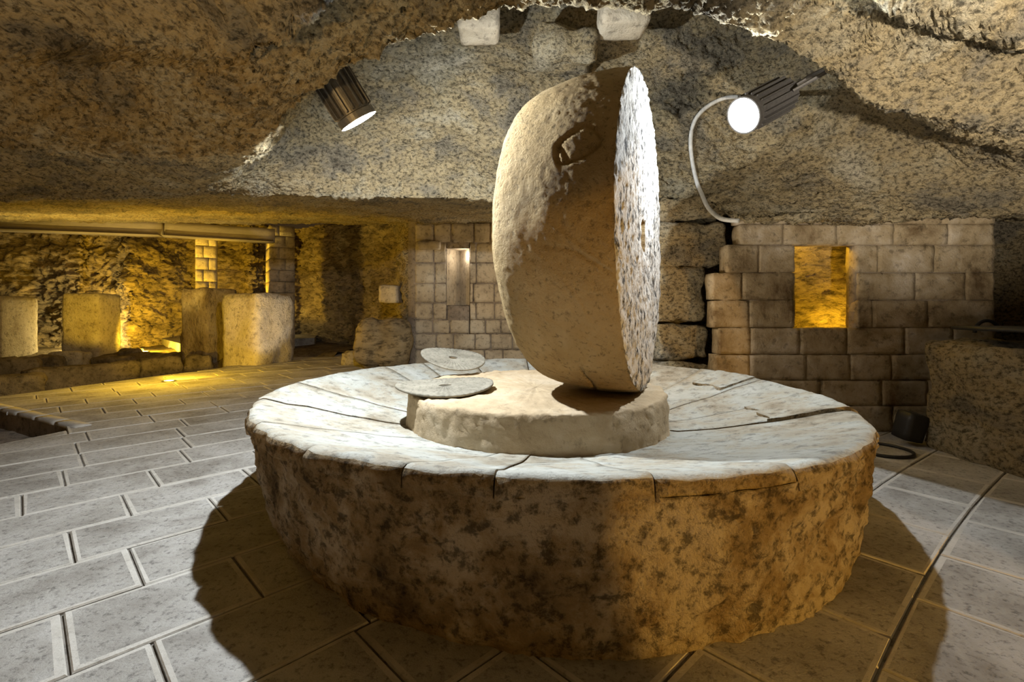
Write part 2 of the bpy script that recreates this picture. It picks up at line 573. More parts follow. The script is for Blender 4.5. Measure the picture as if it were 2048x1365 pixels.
# niche behind the window
nx0, nx1, nz0, nz1 = win[0] - .06, win[1] + .55, win[2] - .14, win[3] + .12
niche = [(nx0, YR + .15), (nx0, YR + .5), (nx1, YR + .5), (nx1, YR + .15)]
w1 = struct(vwall('window_1', niche, nz0, nz1, 26, 40, m_wallrock, [(3, .03, 3, False), (11, .03, 3, True), (30, .01, 2, False)], (1, 1, 2.6)))
rockbox('sill', ((nx0 + nx1) / 2, YR + .33, nz0 - .03), (nx1 - nx0, .4, .08), m_wallrock, n=(6, 6, 2), amp=.01, parent=w1)
rockbox('lintel', ((nx0 + nx1) / 2, YR + .33, nz1 + .03), (nx1 - nx0, .4, .08), m_wallrock, n=(6, 6, 2), amp=.01, parent=w1)
lamp('window_lamp', 'POINT', (win[1] + .12, YR + .24, win[2] - .02), 8, YELL, size=.03)
lamp('window_lamp', 'POINT', (win[0] + .2, YR + .25, win[3] + .07), 6, YELL, size=.03)

struct(vwall('wall_recess', [(3.6, 3.75), (3.72, 4.3), (4.4, 4.5), (5.4, 4.3)], -.1, 2.2, 14, 30, m_ceil, [(3, .05, 3, False), (11, .02, 2, True)]))
# rock bench on the right
bench = struct(rockbox('wall_bench', (3.62, 2.1, .36), (1.5, 2.46, .76), m_ceil, n=(20, 34, 14), amp=.06, sc=3.5, r=.05, own=True))

# ------------------------------------------------------------------ floor
phi0, rho, ref = math.radians(47.6), 22.0, np.array([0.0, 2.0])
r0 = np.array([math.cos(phi0), -math.sin(phi0)])
Cc = ref + rho * r0


def uv2xy(u, v):
    ph = phi0 + u / rho
    r = np.array([math.cos(ph), -math.sin(ph)])
    return Cc - (rho + v) * r


def xy2uv(x, y):
    d = Cc - np.array([x, y])
    R = np.linalg.norm(d)
    ph = math.atan2(-d[1], d[0])
    return (ph - phi0) * rho, R - rho


HOLE = [(-3.5, 3.81), (-5.2, 4.68), (-5.5, 2.6), (-3.86, 2.6)]
PIT = [(-8.5, 3.0), (-5.62, 5.22), (-4.74, 7.85), (-4.62, 8.35), (-4.9, 9.4), (-5.6, 11.0), (-7.07, 10.2), (-11.5, 14.8), (-16, 14), (-14, 4)]
FLOOR = [(-6.2, -3.4), (4.6, -3.4), (4.9, 4.4), (2.4, 5.2), (2.4, 8.2), (-2.0, 8.6), (-3.0, 13.5), (-7.0, 15.5), (-12, 15.2), (-7.07, 10.2), (-5.6, 11.0), (-4.9, 9.4), (-4.62, 8.35), (-4.74, 7.85), (-5.62, 5.22), (-8.5, 3.0)]


def inside(poly, x, y):
    c = False
    for (x1, y1), (x2, y2) in zip(poly, poly[1:] + poly[:1]):
        if (y1 > y) != (y2 > y) and x < (x2 - x1) * (y - y1) / (y2 - y1) + x1:
            c = not c
    return c


def clip_poly(poly, a, b):
    """keep the part of poly left of a->b"""
    out = []
    n = len(poly)
    side = lambda p: (b[0] - a[0]) * (p[1] - a[1]) - (b[1] - a[1]) * (p[0] - a[0])
    for i in range(n):
        p, q = poly[i], poly[(i + 1) % n]
        sp, sq = side(p), side(q)
        if sp >= 0:
            out.append(p)
        if (sp >= 0) != (sq >= 0):
            t = sp / (sp - sq)
            out.append((p[0] + (q[0] - p[0]) * t, p[1] + (q[1] - p[1]) * t))
    return out


# the bed under the paving, with the hole and the pit left open
from mathutils.geometry import tessellate_polygon
ringv = [[Vector((x, y, 0)) for x, y in FLOOR], [Vector((x, y, 0)) for x, y in HOLE]]
flat = [(v.x, v.y, -.012) for rg_ in ringv for v in rg_]
me = bpy.data.meshes.new('floor')
me.from_pydata(flat, [], [list(t) for t in tessellate_polygon(ringv)])
me.materials.append(m_bed)
floor = bpy.data.objects.new('floor', me)
COL.objects.link(floor)
struct(floor)

ROW, V0 = 0.365, -0.107
ANCH = {0: -1.18, 1: -1.35, 2: -1.15, 3: -1.30, 4: -1.10, 5: -1.43, 6: -1.28, 7: -1.19, -1: -.745, -2: -.43, -3: 1.94, -4: 1.19}
MC, MR = np.array([0.20, 2.74]), 1.40
tiles = []
CUTS_H = [((-3.5, 3.81), (-5.9, 5.04)), ((-3.86, 2.6), (-3.5, 3.81))]
for k in range(-26, 48):
    v0 = V0 + k * ROW
    rr = random.Random(100 + k)
    ends = [ANCH.get(k, rr.uniform(-.25, .25))]
    while ends[-1] < 16:
        ends.append(ends[-1] + rr.uniform(.45, .53))
    while ends[0] > -14:
        ends.insert(0, ends[0] - rr.uniform(.45, .53))
    for u, u1 in zip(ends[:-1], ends[1:]):
        ln = u1 - u
        p = [uv2xy(u, v0), uv2xy(u + ln, v0), uv2xy(u + ln, v0 + ROW), uv2xy(u, v0 + ROW)]
        c = sum(p) / 4
        if not (-8 < c[0] < 5 and -1.5 < c[1] < 15):
            continue
        if np.linalg.norm(c - MC) < 1.05:
            continue
        if not inside(FLOOR, *c) and not any(inside(FLOOR, *q) for q in p):
            continue
        poly = [tuple(q) for q in p][::-1] if False else [tuple(q) for q in p]
        # orientation: make counter-clockwise
        area = sum(a[0] * b[1] - b[0] * a[1] for a, b in zip(poly, poly[1:] + poly[:1]))
        if area < 0:
            poly = poly[::-1]
        # trim at the pit edge and at the hole
        if c[0] < -3.9 and c[1] > 3.5 and c[1] < 9.0:
            poly = clip_poly(poly, (-4.74, 7.85), (-5.62, 5.22)) if c[1] < 7.9 else poly
            if len(poly) < 3:
                continue
            if c[1] >= 7.9 and not inside(FLOOR, *c):
                continue
        if inside(HOLE, *c) or any(inside(HOLE, *q) for q in poly):
            a = clip_poly(poly, (-3.5, 3.81), (-5.9, 5.04))
            b_ = clip_poly(poly, (-3.86, 2.6), (-3.5, 3.81))
            b = clip_poly(poly, (-3.5, 3.81), (-3.86, 2.6))
            cand = [q for q in (clip_poly(poly, (-5.9, 5.04), (-3.5, 3.81)), clip_poly(poly, (-3.86, 2.6), (-3.5, 3.81)), clip_poly(poly, (-3.5, 3.81), (-3.86, 2.6)), a) if len(q) >= 3]
            best = None
            for q in cand:
                qc = np.mean(q, axis=0)
                ar = abs(sum(s[0] * t[1] - t[0] * s[1] for s, t in zip(q, q[1:] + q[:1])))
                if not inside(HOLE, *qc) and not any(inside(HOLE, *(np.array(t) * .9 + qc * .1)) for t in q):
                    if best is None or ar > best[0]:
                        best = (ar, q)
            if best is None:
                continue
            poly = best[1]
        ar = abs(sum(s[0] * t[1] - t[0] * s[1] for s, t in zip(poly, poly[1:] + poly[:1])))
        if ar < 0.03 or not inside(FLOOR, *np.mean(poly, axis=0)):
            continue
        tiles.append((poly, np.mean(poly, axis=0)))


def slab_geo(poly, zt, rs):
    """one paving slab: worn pale margin around a darker field, chamfered edge, sides"""
    P = np.array(poly)
    c = P.mean(axis=0)

    def inset(d, jit=0.0):
        out = []
        n = len(P)
        for i in range(n):
            a, b, q = P[i - 1], P[i], P[(i + 1) % n]
            e1, e2 = (b - a) / (np.linalg.norm(b - a) + 1e-9), (q - b) / (np.linalg.norm(q - b) + 1e-9)
            n1, n2 = np.array([-e1[1], e1[0]]), np.array([-e2[1], e2[0]])
            m = n1 + n2
            m = m / max(0.5, np.dot(m, n1) + 1e-9) if np.dot(m, n1) > 0.3 else n1
            out.append(b + m * d + np.array([rs.uniform(-jit, jit), rs.uniform(-jit, jit)]))
        return np.array(out)
    n = len(P)
    r_out, r_ch, r_in = inset(.004), inset(.008, .001), inset(rs.uniform(.016, .024), .004)
    V = [(*q, -.03) for q in r_out] + [(*q, zt - .005) for q in r_out] + [(*q, zt) for q in r_ch] + [(*q, zt) for q in r_in]
    Fc, mi = [], []
    for lv in range(3):
        for i in range(n):
            j = (i + 1) % n
            Fc.append([lv * n + i, lv * n + j, (lv + 1) * n + j, (lv + 1) * n + i])
            mi.append(0 if lv == 0 else 1)
    Fc.append([3 * n + i for i in range(n)])
    mi.append(0)
    return V, Fc, mi


def in_view(c):
    if c[1] < 0.8:
        return False
    return abs(c[0] / c[1]) < 1.25 and H * F / c[1] + YH < 1500


tiles.sort(key=lambda t: (not in_view(t[1]), np.linalg.norm(t[1])))
rest_v, rest_f, rest_m = [], [], []
for i, (poly, c) in enumerate(tiles):
    rs = random.Random(i)
    V, Fc, mi = slab_geo(poly, rs.uniform(-.003, .001), rs)
    if i < 290 and in_view(c):
        mesh_obj('paving_slab', V, Fc, None, floor, False, mats=[m_pave, m_pave_edge], midx=mi)
    else:
        o = len(rest_v)
        rest_v += V
        rest_f += [[q + o for q in f] for f in Fc]
        rest_m += mi
far = mesh_obj('far_paving', rest_v, rest_f, None, floor, False, mats=[m_pave, m_pave_edge], midx=rest_m)
far['kind'] = 'stuff'

# sunken pit of the presses, and the small opening in the paving
g = np.zeros((60, 60, 3))
g[..., 0] = np.linspace(-15.5, -3.6, 60)[:, None]
g[..., 1] = np.linspace(3.0, 14.5, 60)[None, :]
g[..., 2] = -0.32 + .36 * np.clip((g[..., 1] - 8.4) / 1.4, 0, 1)
g = displace(g, [(1.2, .07, 3, False), (5, .03, 2, False)])
struct(mesh_obj('floor_pit', g.reshape(-1, 3), grid_faces(60, 60), m_earth))


def kerb(pts, z0, z1, name, mat, parent):
    v, f = [], []
    for (x, y) in pts:
        v += [(x, y, z0), (x, y, z1)]
    for i in range(len(pts) - 1):
        f.append([2 * i, 2 * i + 2, 2 * i + 3, 2 * i + 1])
    return mesh_obj(name, v, f, mat, parent, False)


kerb([(-8.5, 3.0), (-5.62, 5.22), (-4.74, 7.85), (-4.62, 8.35), (-4.9, 9.4), (-5.6, 11)], -.5, -.02, 'pit_side', m_mortar, floor)
kerb(HOLE + HOLE[:1], -.32, -.02, 'hole_side', m_mortar, floor)
gh = np.zeros((30, 30, 3))
for a_ in range(30):
    for b_ in range(30):
        s_, t_ = a_ / 29, b_ / 29
        q0 = np.array(HOLE[0]) * (1 - s_) + np.array(HOLE[1]) * s_
        q1 = np.array(HOLE[3]) * (1 - s_) + np.array(HOLE[2]) * s_
        gh[a_, b_, :2] = q0 * (1 - t_) + q1 * t_
gh[..., 2] = -.17 + .02 * fbm(gh, 3, 3)
mesh_obj('hole_bottom', gh.reshape(-1, 3), grid_faces(30, 30), m_mortar, floor)
for (a, b) in ((HOLE[0], HOLE[1]),):
    a, b = np.array(a), np.array(b)
    nrm = np.array([(b - a)[1], -(b - a)[0]]) / np.linalg.norm(b - a)
    n_ = 5
    for i in range(n_):
        p, q = a + (b - a) * i / n_, a + (b - a) * (i + 1) / n_
        m_ = (p + q) / 2 - nrm * (-.055)
        rockbox('edge_stone', (m_[0], m_[1], -.012), (np.linalg.norm(q - p) - .01, .11, .05), m_pave_edge, rotz=math.atan2((b - a)[1], (b - a)[0]), n=(5, 2, 2), amp=.004, r=.01, parent=floor)

# raised paved platform at the back left
pf = [(-7.07, 10.2), (-11.5, 14.8), (-6.5, 16), (-5.2, 12.5)]
v = [(x, y, -.3) for x, y in pf] + [(x, y, .21) for x, y in pf]
plat = struct(mesh_obj('floor_platform', v, [[4, 5, 6, 7], [0, 1, 5, 4], [1, 2, 6, 5], [2, 3, 7, 6], [3, 0, 4, 7]], m_pave, smooth=False))

# ------------------------------------------------------------------ mill basin
BC, BR, HT = np.array([0.20, 2.74]), 1.514, 0.5285


def rim_z(th):
    """the rim dips a little towards the right"""
    return HT - 0.035 * max(0.0, math.cos(th + 0.35)) ** 2


basin = thing('mill_basin', 'large round stone mill basin with rough brown drum and pale dished top', 'basin', (BC[0], BC[1], 0))
NT, NZ = 420, 60
th = np.arange(NT) / NT * 2 * PI
zt = np.linspace(-.02, 1, NZ)
Gd = np.zeros((NT, NZ, 3))
left = np.clip(-np.cos(th), 0, 1)
for j, t in enumerate(zt):
    zloc = t * (HT - .07)
    Rb = BR * (.955 - .055 * left)
    Rt = BR * (.996 - .006 * left)
    R = Rb + (Rt - Rb) * min(1, max(0, t)) ** .7
    Gd[:, j, 0] = BC[0] + np.cos(th) * R
    Gd[:, j, 1] = BC[1] + np.sin(th) * R
    Gd[:, j, 2] = zloc
Gw = np.concatenate([Gd, Gd[:1]], 0)
Gw = displace(Gw, [(2.2, .016, 2, False), (6, .012, 3, True), (20, .007, 3, False), (55, .004, 2, False)])
Gd = Gw[:-1]
cap = np.zeros((NT, 1, 3))
cap[:, 0, 0] = BC[0] + np.cos(th) * .6
cap[:, 0, 1] = BC[1] + np.sin(th) * .6
cap[:, 0, 2] = .24
Gd = np.concatenate([Gd, cap], 1)
mesh_obj('drum', Gd.reshape(-1, 3), grid_faces(NT, NZ + 1, cu=True), m_drum, basin)


def ang_at(px, py, z=HT):
    p = fl(px, py, z)
    return math.atan2(p[1] - BC[1], p[0] - BC[0])


def dish(r):
    t = min(1, max(0, (r - .70) / (BR - .70)))
    return -.20 + .20 * t ** 1.2


def wedge(name, a0, a1, rin, rout, lift, thick, parent, gap=.006, nth=18, seed=0, tip=0.0, jag=0.0):
    rs = [rin + (rout - .05 - rin) * k / 9 for k in range(10)] + [rout - .03, rout - .012, rout - .002]
    top = [(r, dish(r) if r < rout - .04 else dish(rout - .05) + [0, .001, -.006, -.022][min(3, k - 9)]) for k, r in enumerate(rs)]
    outer = [(rout, -.045), (rout - .004, -thick), (rout - .06, -thick - .02)]
    bot = [(rin + .1, dish(rin) - thick), (rin, dish(rin) - thick)]
    prof = top + outer + bot
    n = len(prof)
    V = np.zeros((nth, n, 3))
    ths = np.linspace(a0, a1, nth)
    rg = np.random.RandomState(seed)
    ga, gb = gap * rg.uniform(.6, 1.4), gap * rg.uniform(.6, 1.4)
    for i, t in enumerate(ths):
        for j, (r, z) in enumerate(prof):
            tt = t
            if i == 0:
                tt = t + ga / r
            if i == nth - 1:
                tt = t - gb / r
            dr = 0.0
            if jag:
                dr = jag * math.sin(tt * 37 + seed) * (1 if j == 0 or j >= n - 2 else 0)
            x, y = BC[0] + (r + dr) * math.cos(tt), BC[1] + (r + dr) * math.sin(tt)
            zb = rim_z(tt) - HT
            V[i, j] = (x, y, HT + zb * min(1, (r / BR)) + z + lift + tip * (i / (nth - 1) - .5))
    P = V.reshape(-1, 3)
    w = fbm(P, 6, 3) * .006 + fbm(P, 28, 2) * .0025
    edge = np.zeros((nth, n))
    edge[:, 10:16] = 1
    ed = (fbm(P, 14, 3) * .014).reshape(nth, n) * edge
    V[..., 2] += w.reshape(nth, n)
    for i, t in enumerate(ths):
        V[i, :, 0] += ed[i] * math.cos(t)
        V[i, :, 1] += ed[i] * math.sin(t)
    Fc = []
    for i in range(nth - 1):
        for j in range(n):
            k = (j + 1) % n
            Fc.append([i * n + j, i * n + k, (i + 1) * n + k, (i + 1) * n + j][::-1])
    Fc.append(list(range(n)))
    Fc.append([(nth - 1) * n + j for j in range(n)][::-1])
    o = mesh_obj(name, V.reshape(-1, 3), Fc, None, parent, True, mats=[m_slab, m_drum])
    mi = []
    for i in range(nth - 1):
        for j in range(n):
            mi.append(1 if 11 <= j else 0)
    mi += [1, 1]
    o.data.polygons.foreach_set('material_index', mi)
    # sharp ends
    o.data.polygons[len(mi) - 1].use_smooth = False
    o.data.polygons[len(mi) - 2].use_smooth = False
    return o


cuts = [ang_at(1740, 838, .5), ang_at(1705, 808, .51), ang_at(1640, 785, .51), ang_at(1550, 770), ang_at(1440, 752), ang_at(1350, 738),
        1.62, 1.95, 2.25, ang_at(700, 740) if False else 2.48, ang_at(560, 761), ang_at(515, 793), ang_at(525, 838), ang_at(612, 887), ang_at(795, 928), ang_at(985, 945), ang_at(1308, 940), ang_at(1560, 917, .51)]
cuts = sorted([(c + 2 * PI) % (2 * PI) for c in cuts])
for i in range(len(cuts)):
    a0, a1 = cuts[i], cuts[(i + 1) % len(cuts)]
    if a1 < a0:
        a1 += 2 * PI
    if a1 - a0 < .05:
        continue
    rs_ = random.Random(i)
    wedge('rim_slab', a0, a1, .62, BR, rs_.uniform(-.004, .004), .075, basin, gap=rs_.uniform(.002, .0045), nth=max(10, int((a1 - a0) * 30)), seed=i, tip=rs_.uniform(-.006, .006))
# broken, lifted fragments at the back right
for k, (p0, p1, rin, lf, tp) in enumerate([((1440, 750), (1368, 742), 1.22, .016, .0), ((1690, 800), (1548, 770), 1.13, .014, -.006)]):
    a0, a1 = ang_at(*p0), ang_at(*p1)
    wedge('rim_fragment', min(a0, a1), max(a0, a1), rin, BR - .01, lf, .05, basin, gap=.004, nth=14, seed=50 + k, tip=tp, jag=.02)

# plinth in the middle of the basin
PC, PR, PT = np.array([0.135, 2.72]), 0.715, 0.512
prof = [(.01, PT), (.3, PT), (.5, PT), (.62, PT), (PR - .05, PT), (PR - .018, PT - .002), (PR - .004, PT - .014), (PR, PT - .035), (PR + .004, PT - .08), (PR + .008, PT - .13), (PR + .008, PT - .19), (PR - .02, PT - .22), (.3, PT - .23)]
G = lathe(catmull(np.array([(a, b, 0) for a, b in prof]), 3)[:, :2], 240, (PC[0], PC[1], 0))
Gw = np.concatenate([G, G[:1]], 0)
Gw = displace(Gw, [(3, .008, 2, False), (14, .006, 3, True), (40, .003, 2, False)])
plinth = tag(mesh_obj('plinth', Gw[:-1].reshape(-1, 3), grid_faces(240, G.shape[1], cu=True), m_plinth, loc=(PC[0], PC[1], PT - .2)),
             'low round sandy stone drum standing in the middle of the dished mill basin', 'plinth')

# ------------------------------------------------------------------ millstone
AX = math.radians(23.0)
axis = np.array([math.cos(AX), -math.sin(AX), 0.0])
perp = np.array([math.sin(AX), math.cos(AX), 0.0])
TH = 0.60
face_c = np.array([.70, 2.52])
RS = 0.825
SC = np.array([face_c[0], face_c[1], PT + RS + .006])
prof = [(.0, -TH), (.25, -TH), (.50, -TH + .005), (.63, -TH + .016), (.705, -TH + .048), (.755, -TH + .10), (.788, -TH + .18), (.810, -TH + .28), (.824, -.22), (.826, -.12), (.820, -.04), (.812, -.008), (.800, .0),
        (.70, .004), (.5, .004), (.3, .004), (.16, .003)]
pp = catmull(np.array([(a, b, 0) for a, b in prof]), [6, 8, 10, 8, 8, 8, 8, 10, 12, 12, 10, 4, 8, 20, 20, 14])[:, :2]
NTH = 480
thv = np.arange(NTH) / NTH * 2 * PI
Pm = len(pp)
S = np.zeros((NTH, Pm + 4, 3))
R_ = np.zeros((NTH, Pm + 4))
A_ = np.zeros((NTH, Pm + 4))
R_[:, :Pm] = pp[None, :, 0]
A_[:, :Pm] = pp[None, :, 1]
sq = .085 / np.maximum(np.abs(np.cos(thv)), np.abs(np.sin(thv)))
for k, (kr, a) in enumerate([(1.08, .002), (1.0, -.006), (.97, -.14), (.02, -.145)]):
    R_[:, Pm + k] = sq * kr
    A_[:, Pm + k] = a
S = SC[None, None, :] + A_[..., None] * axis + R_[..., None] * (np.cos(thv)[:, None, None] * perp + np.sin(thv)[:, None, None] * np.array([0, 0, 1.0]))
Sw = np.concatenate([S, S[:1]], 0)
nrm = grid_normals(Sw)
cen = SC + axis * (-TH / 2)
sg = np.sign(np.sum(nrm * (Sw - cen), -1, keepdims=True))
nrm = nrm * sg
d = .008 * fbm(Sw, 2.0, 2) + .0025 * fbm(Sw, 8, 3, ridge=True) + .0022 * fbm(Sw, 40, 3)
front = np.concatenate([A_, A_[:1]], 0) > -.004
d = d + np.where(front, .011 * fbm(Sw * np.array([1, 1, .4]), 34, 3), 0)
# grooves: a carved outline near the top and shallow scratches lower down, in (angle, axial) coordinates
Th2 = np.concatenate([thv, [2 * PI]])[:, None] + np.zeros_like(front, dtype=float)
A2 = np.concatenate([A_, A_[:1]], 0)


def stone_coord(px, py):
    """angle and axial position of the drum point seen at a photo pixel"""
    dr = W(px, py, 1.0) - np.array([0, 0, H])
    o = np.array([0, 0, H]) - SC
    dp, op = dr - axis * np.dot(dr, axis), o - axis * np.dot(o, axis)
    a, b, c = np.dot(dp, dp), 2 * np.dot(dp, op), np.dot(op, op) - (RS - .02) ** 2
    disc = max(0, b * b - 4 * a * c)
    t = (-b - math.sqrt(disc)) / (2 * a)
    q = o + dr * t
    return math.atan2(q[2], np.dot(q, perp)) % (2 * PI), np.dot(q, axis)


def groove(pts, width, depth):
    global d
    pc = [stone_coord(*p) for p in pts]
    dist = np.full(d.shape, 9.0)
    for (t0, a0), (t1, a1) in zip(pc[:-1], pc[1:]):
        x, y = (Th2 - t0) * .8, A2 - a0
        vx, vy = (t1 - t0) * .8, a1 - a0
        L2_ = vx * vx + vy * vy + 1e-9
        tt = np.clip((x * vx + y * vy) / L2_, 0, 1)
        dist = np.minimum(dist, np.hypot(x - tt * vx, y - tt * vy))
    d = d - depth * np.exp(-(dist / width) ** 2) * (~front)


groove([(1118, 296), (1130, 285), (1152, 270), (1172, 258), (1190, 262), (1202, 278), (1200, 294), (1180, 312), (1160, 322), (1140, 330), (1122, 332), (1116, 318), (1118, 296)], .007, .015)
groove([(1118, 296), (1128, 306), (1140, 330)], .007, .012)
groove([(1090, 440), (1150, 485), (1215, 530), (1250, 560)], .006, -.005)
groove([(1060, 495), (1110, 540), (1160, 600), (1180, 640)], .006, -.005)
groove([(1030, 600), (1090, 640), (1150, 665), (1190, 690)], .006, -.005)
groove([(1150, 450), (1220, 400), (1250, 370)], .006, -.005)
groove([(1170, 560), (1200, 530), (1240, 480)], .006, -.004)
groove([(1190, 470), (1245, 505)], .006, -.004)
groove([(1160, 730), (1185, 760), (1195, 775)], .006, .012)
groove([(1085, 490), (1150, 500), (1230, 545)], .006, .008)
S2 = (Sw + nrm * d[..., None])[:-1]
millstone = thing('millstone', 'huge pale-brown millstone standing upright on edge, with carved outline and square eye', 'millstone', (SC[0], SC[1], PT))
ai = np.concatenate([A_, A_[:1]], 0)
fm = (((ai[:-1, :-1] + ai[1:, 1:]) / 2) > -.003).astype(int)
mesh_obj('stone_wheel', S2.reshape(-1, 3), grid_faces(NTH, Pm + 4, cu=True), None, millstone, mats=[m_mill, m_face], midx=fm.reshape(-1).tolist())

# ------------------------------------------------------------------ woven pressing mats


def make_mat(name, label, centre, radius, tilt, group):
    pr = [(radius * .13, .004), (radius * .16, .010)] + [(radius * (.16 + .80 * k / 12), .010 - .004 * math.sin(k / 12 * PI)) for k in range(1, 13)] + [(radius, .010), (radius * 1.005, .002), (radius * .97, -.004), (radius * .5, -.004), (radius * .13, -.002)]
    nt = 180
    Gm = lathe(pr, nt)
    rib = .0022 * np.sin(np.arange(nt)[:, None] * 2 * PI / nt * 45) * np.array([0, .5] + [1] * 12 + [.6, 0, 0, 0, 0])[None, :]
    ring = .0012 * np.cos(np.arange(len(pr)) * PI)[None, :]
    Gm[..., 2] += rib + ring
    Gm[..., 2] += .010 * np.sin(np.arange(nt) / nt * 4 * PI + 1)[:, None] * (np.array([p[0] for p in pr]) / radius)[None, :] ** 2
    M = np.array(Matrix.Rotation(tilt[0], 3, 'X') @ Matrix.Rotation(tilt[1], 3, 'Y'))
    Gm = Gm @ M.T + np.array(centre)
    f = grid_faces(nt, len(pr), cu=True)
    n = len(pr)
    for i in range(nt):
        f.append([i * n, ((i + 1) % nt) * n, ((i + 1) % nt) * n + n - 1, i * n + n - 1])
    return tag(mesh_obj(name, Gm.reshape(-1, 3), f, m_mat, loc=tuple(centre)), label, 'mat', group)


c = fl(890, 774, PT + .02)
make_mat('pressing_mat', 'round woven pressing mat lying flat over the left edge of the sandy plinth', (c[0], c[1], PT + .022), .262, (0.02, -.01), 'woven pressing mats')
c = W(906, 717, 3.33)
make_mat('pressing_mat', 'round grey woven mat leaning tilted against the back of the plinth', (c[0], c[1], c[2]), .225, (.2, .16), 'woven pressing mats')

# ------------------------------------------------------------------ floodlights


def floodlight(label, face, D):
    t = thing('floodlight', label, 'floodlight', tuple(face), 'cave floodlights')
    q = D.to_track_quat('Z', 'Y').to_matrix()
    Mx = np.array(q)

    def put(name, G_or_v, f, mat, smooth=True):
        v = np.asarray(G_or_v).reshape(-1, 3) @ Mx.T + np.array(face)
        return mesh_obj(name, v, f, mat, t, smooth)
    R = .085
    pr = [(.002, -.38), (R * .8, -.38), (R, -.365), (R, -.04), (R * 1.14, -.035), (R * 1.14, .0), (R * 1.05, .0), (R * 1.03, -.012)]
    g_ = lathe(pr, 36)
    put('housing', g_, grid_faces(36, len(pr), cu=True), m_metal, False)
    V, Fc = [], []
    for k in range(18):
        a = 2 * PI * k / 18
        for (r, z) in ((R * .97, -.355), (R * 1.2, -.34), (R * 1.2, -.05), (R * .97, -.045)):
            for s in (-.0035, .0035):
                V.append((r * math.cos(a) - s * math.sin(a), r * math.sin(a) + s * math.cos(a), z))
        o = 8 * k
        Fc += [[o, o + 2, o + 4, o + 6], [o + 1, o + 7, o + 5, o + 3], [o + 2, o + 3, o + 5, o + 4], [o, o + 1, o + 3, o + 2], [o + 4, o + 5, o + 7, o + 6]]
    put('cooling_fins', V, Fc, m_metal, False)
    pr = [(.001, -.006), (R * .6, -.006), (R * 1.04, -.010)]
    put('lens', lathe(pr, 36), grid_faces(36, 3, cu=True), m_lens)
    # stirrup bracket from the housing to the rock
    rear = face - D * .28
    mount = ceil_bvh.find_nearest(face - D * .36)[0]
    side = D.cross(Vector((0, 0, 1))).normalized()
    v1, f1 = [], []
    for s in (-1, 1):
        a = rear + side * s * R * 1.25
        b = Vector(mount) + side * s * R * 1.25
        vv, ff = tube([a, a.lerp(b, .5), b], .010, 6)
        o = len(v1)
        v1 += vv
        f1 += [[i + o for i in q_] for q_ in ff]
    vv, ff = tube([Vector(mount) - side * R * 1.25, Vector(mount) + side * R * 1.25], .016, 6)
    o = len(v1)
    v1 += vv
    f1 += [[i + o for i in q_] for q_ in ff]
    mesh_obj('bracket', v1, f1, m_metal, t, False)
    return t


floodlight('finned grey floodlight shining down left of the millstone, under the vault lip', L1, D1)
floodlight('finned grey floodlight right of the millstone, with a grey cable', L2, D2)
pts = [on_ceiling(x, y, .02) for x, y in ((1480, 194), (1455, 195), (1428, 205), (1402, 224), (1386, 250), (1381, 285), (1385, 325), (1394, 365), (1404, 390))]
pts += [Vector(W(1414, 412, 3.80)), Vector(W(1428, 428, 3.70)), Vector(W(1446, 439, 3.52)), Vector(W(1478, 442, 3.40))]
pts = [Vector(p) for p in catmull(np.array([list(p) for p in pts]), 5)]
sm = [pts[0]] + [(pts[i - 1] + pts[i] * 2 + pts[i + 1]) / 4 for i in range(1, len(pts) - 1)] + [pts[-1]]
vv, ff = tube([L2 - D2 * .3] + sm, .017, 8)
tag(mesh_obj('power_cable', vv, ff, m_cable, loc=tuple(sm[0])), 'pale grey power cable looping down the rock from the right floodlight', 'cable')

# ------------------------------------------------------------------ stone beams at the top of the dome
for (x0, x1, y1, lab) in ((922, 1000, 95, 'pale square-cut stone beam end at the dome top, left of two'), (1192, 1284, 84, 'pale square-cut stone beam end at the dome top above the millstone')):
    Y = 3.75
    a, b = W(x0, y1, Y), W(x1, y1, Y)
    tag(rockbox('stone_beam', ((a[0] + b[0]) / 2, Y - .14, a[2] + .30), (b[0] - a[0], .28, .60), m_block, n=(8, 6, 10), amp=.012, r=.03, own=True), lab, 'beam', 'stone beams in the dome')
c = W(1128, 100, 3.85)
tag(rockbox('wedged_stone', tuple(c), (.48, .4, .24), m_ceil, n=(12, 8, 8), amp=.05, sc=5, r=.05, tilt=(.1, .12), own=True), 'angular rock wedged between the two stone beams at the dome top', 'rock')

# ------------------------------------------------------------------ presses, pillars and the beam of the far room


def corner_block(name, label, cat, pc, pl, pr_, ztop, zbot, mat, group=None, amp=.02, r=.03, n=(9, 9, 14)):
    """block with nearest vertical edge at pc, left edge pl, right edge pr_ (XY points)"""
    pc, pl, pr_ = map(np.array, (pc, pl, pr_))
    e1, e2 = pr_ - pc, pl - pc
    cen = pc + (e1 + e2) / 2
    rz_ = math.atan2(e1[1], e1[0])
    o = rockbox(name, (cen[0], cen[1], (ztop + zbot) / 2), (np.linalg.norm(e1), np.linalg.norm(e2), ztop - zbot), mat, rotz=rz_, n=n, amp=amp, sc=3.5, r=r, own=True)
    return tag(o, label, cat, group)


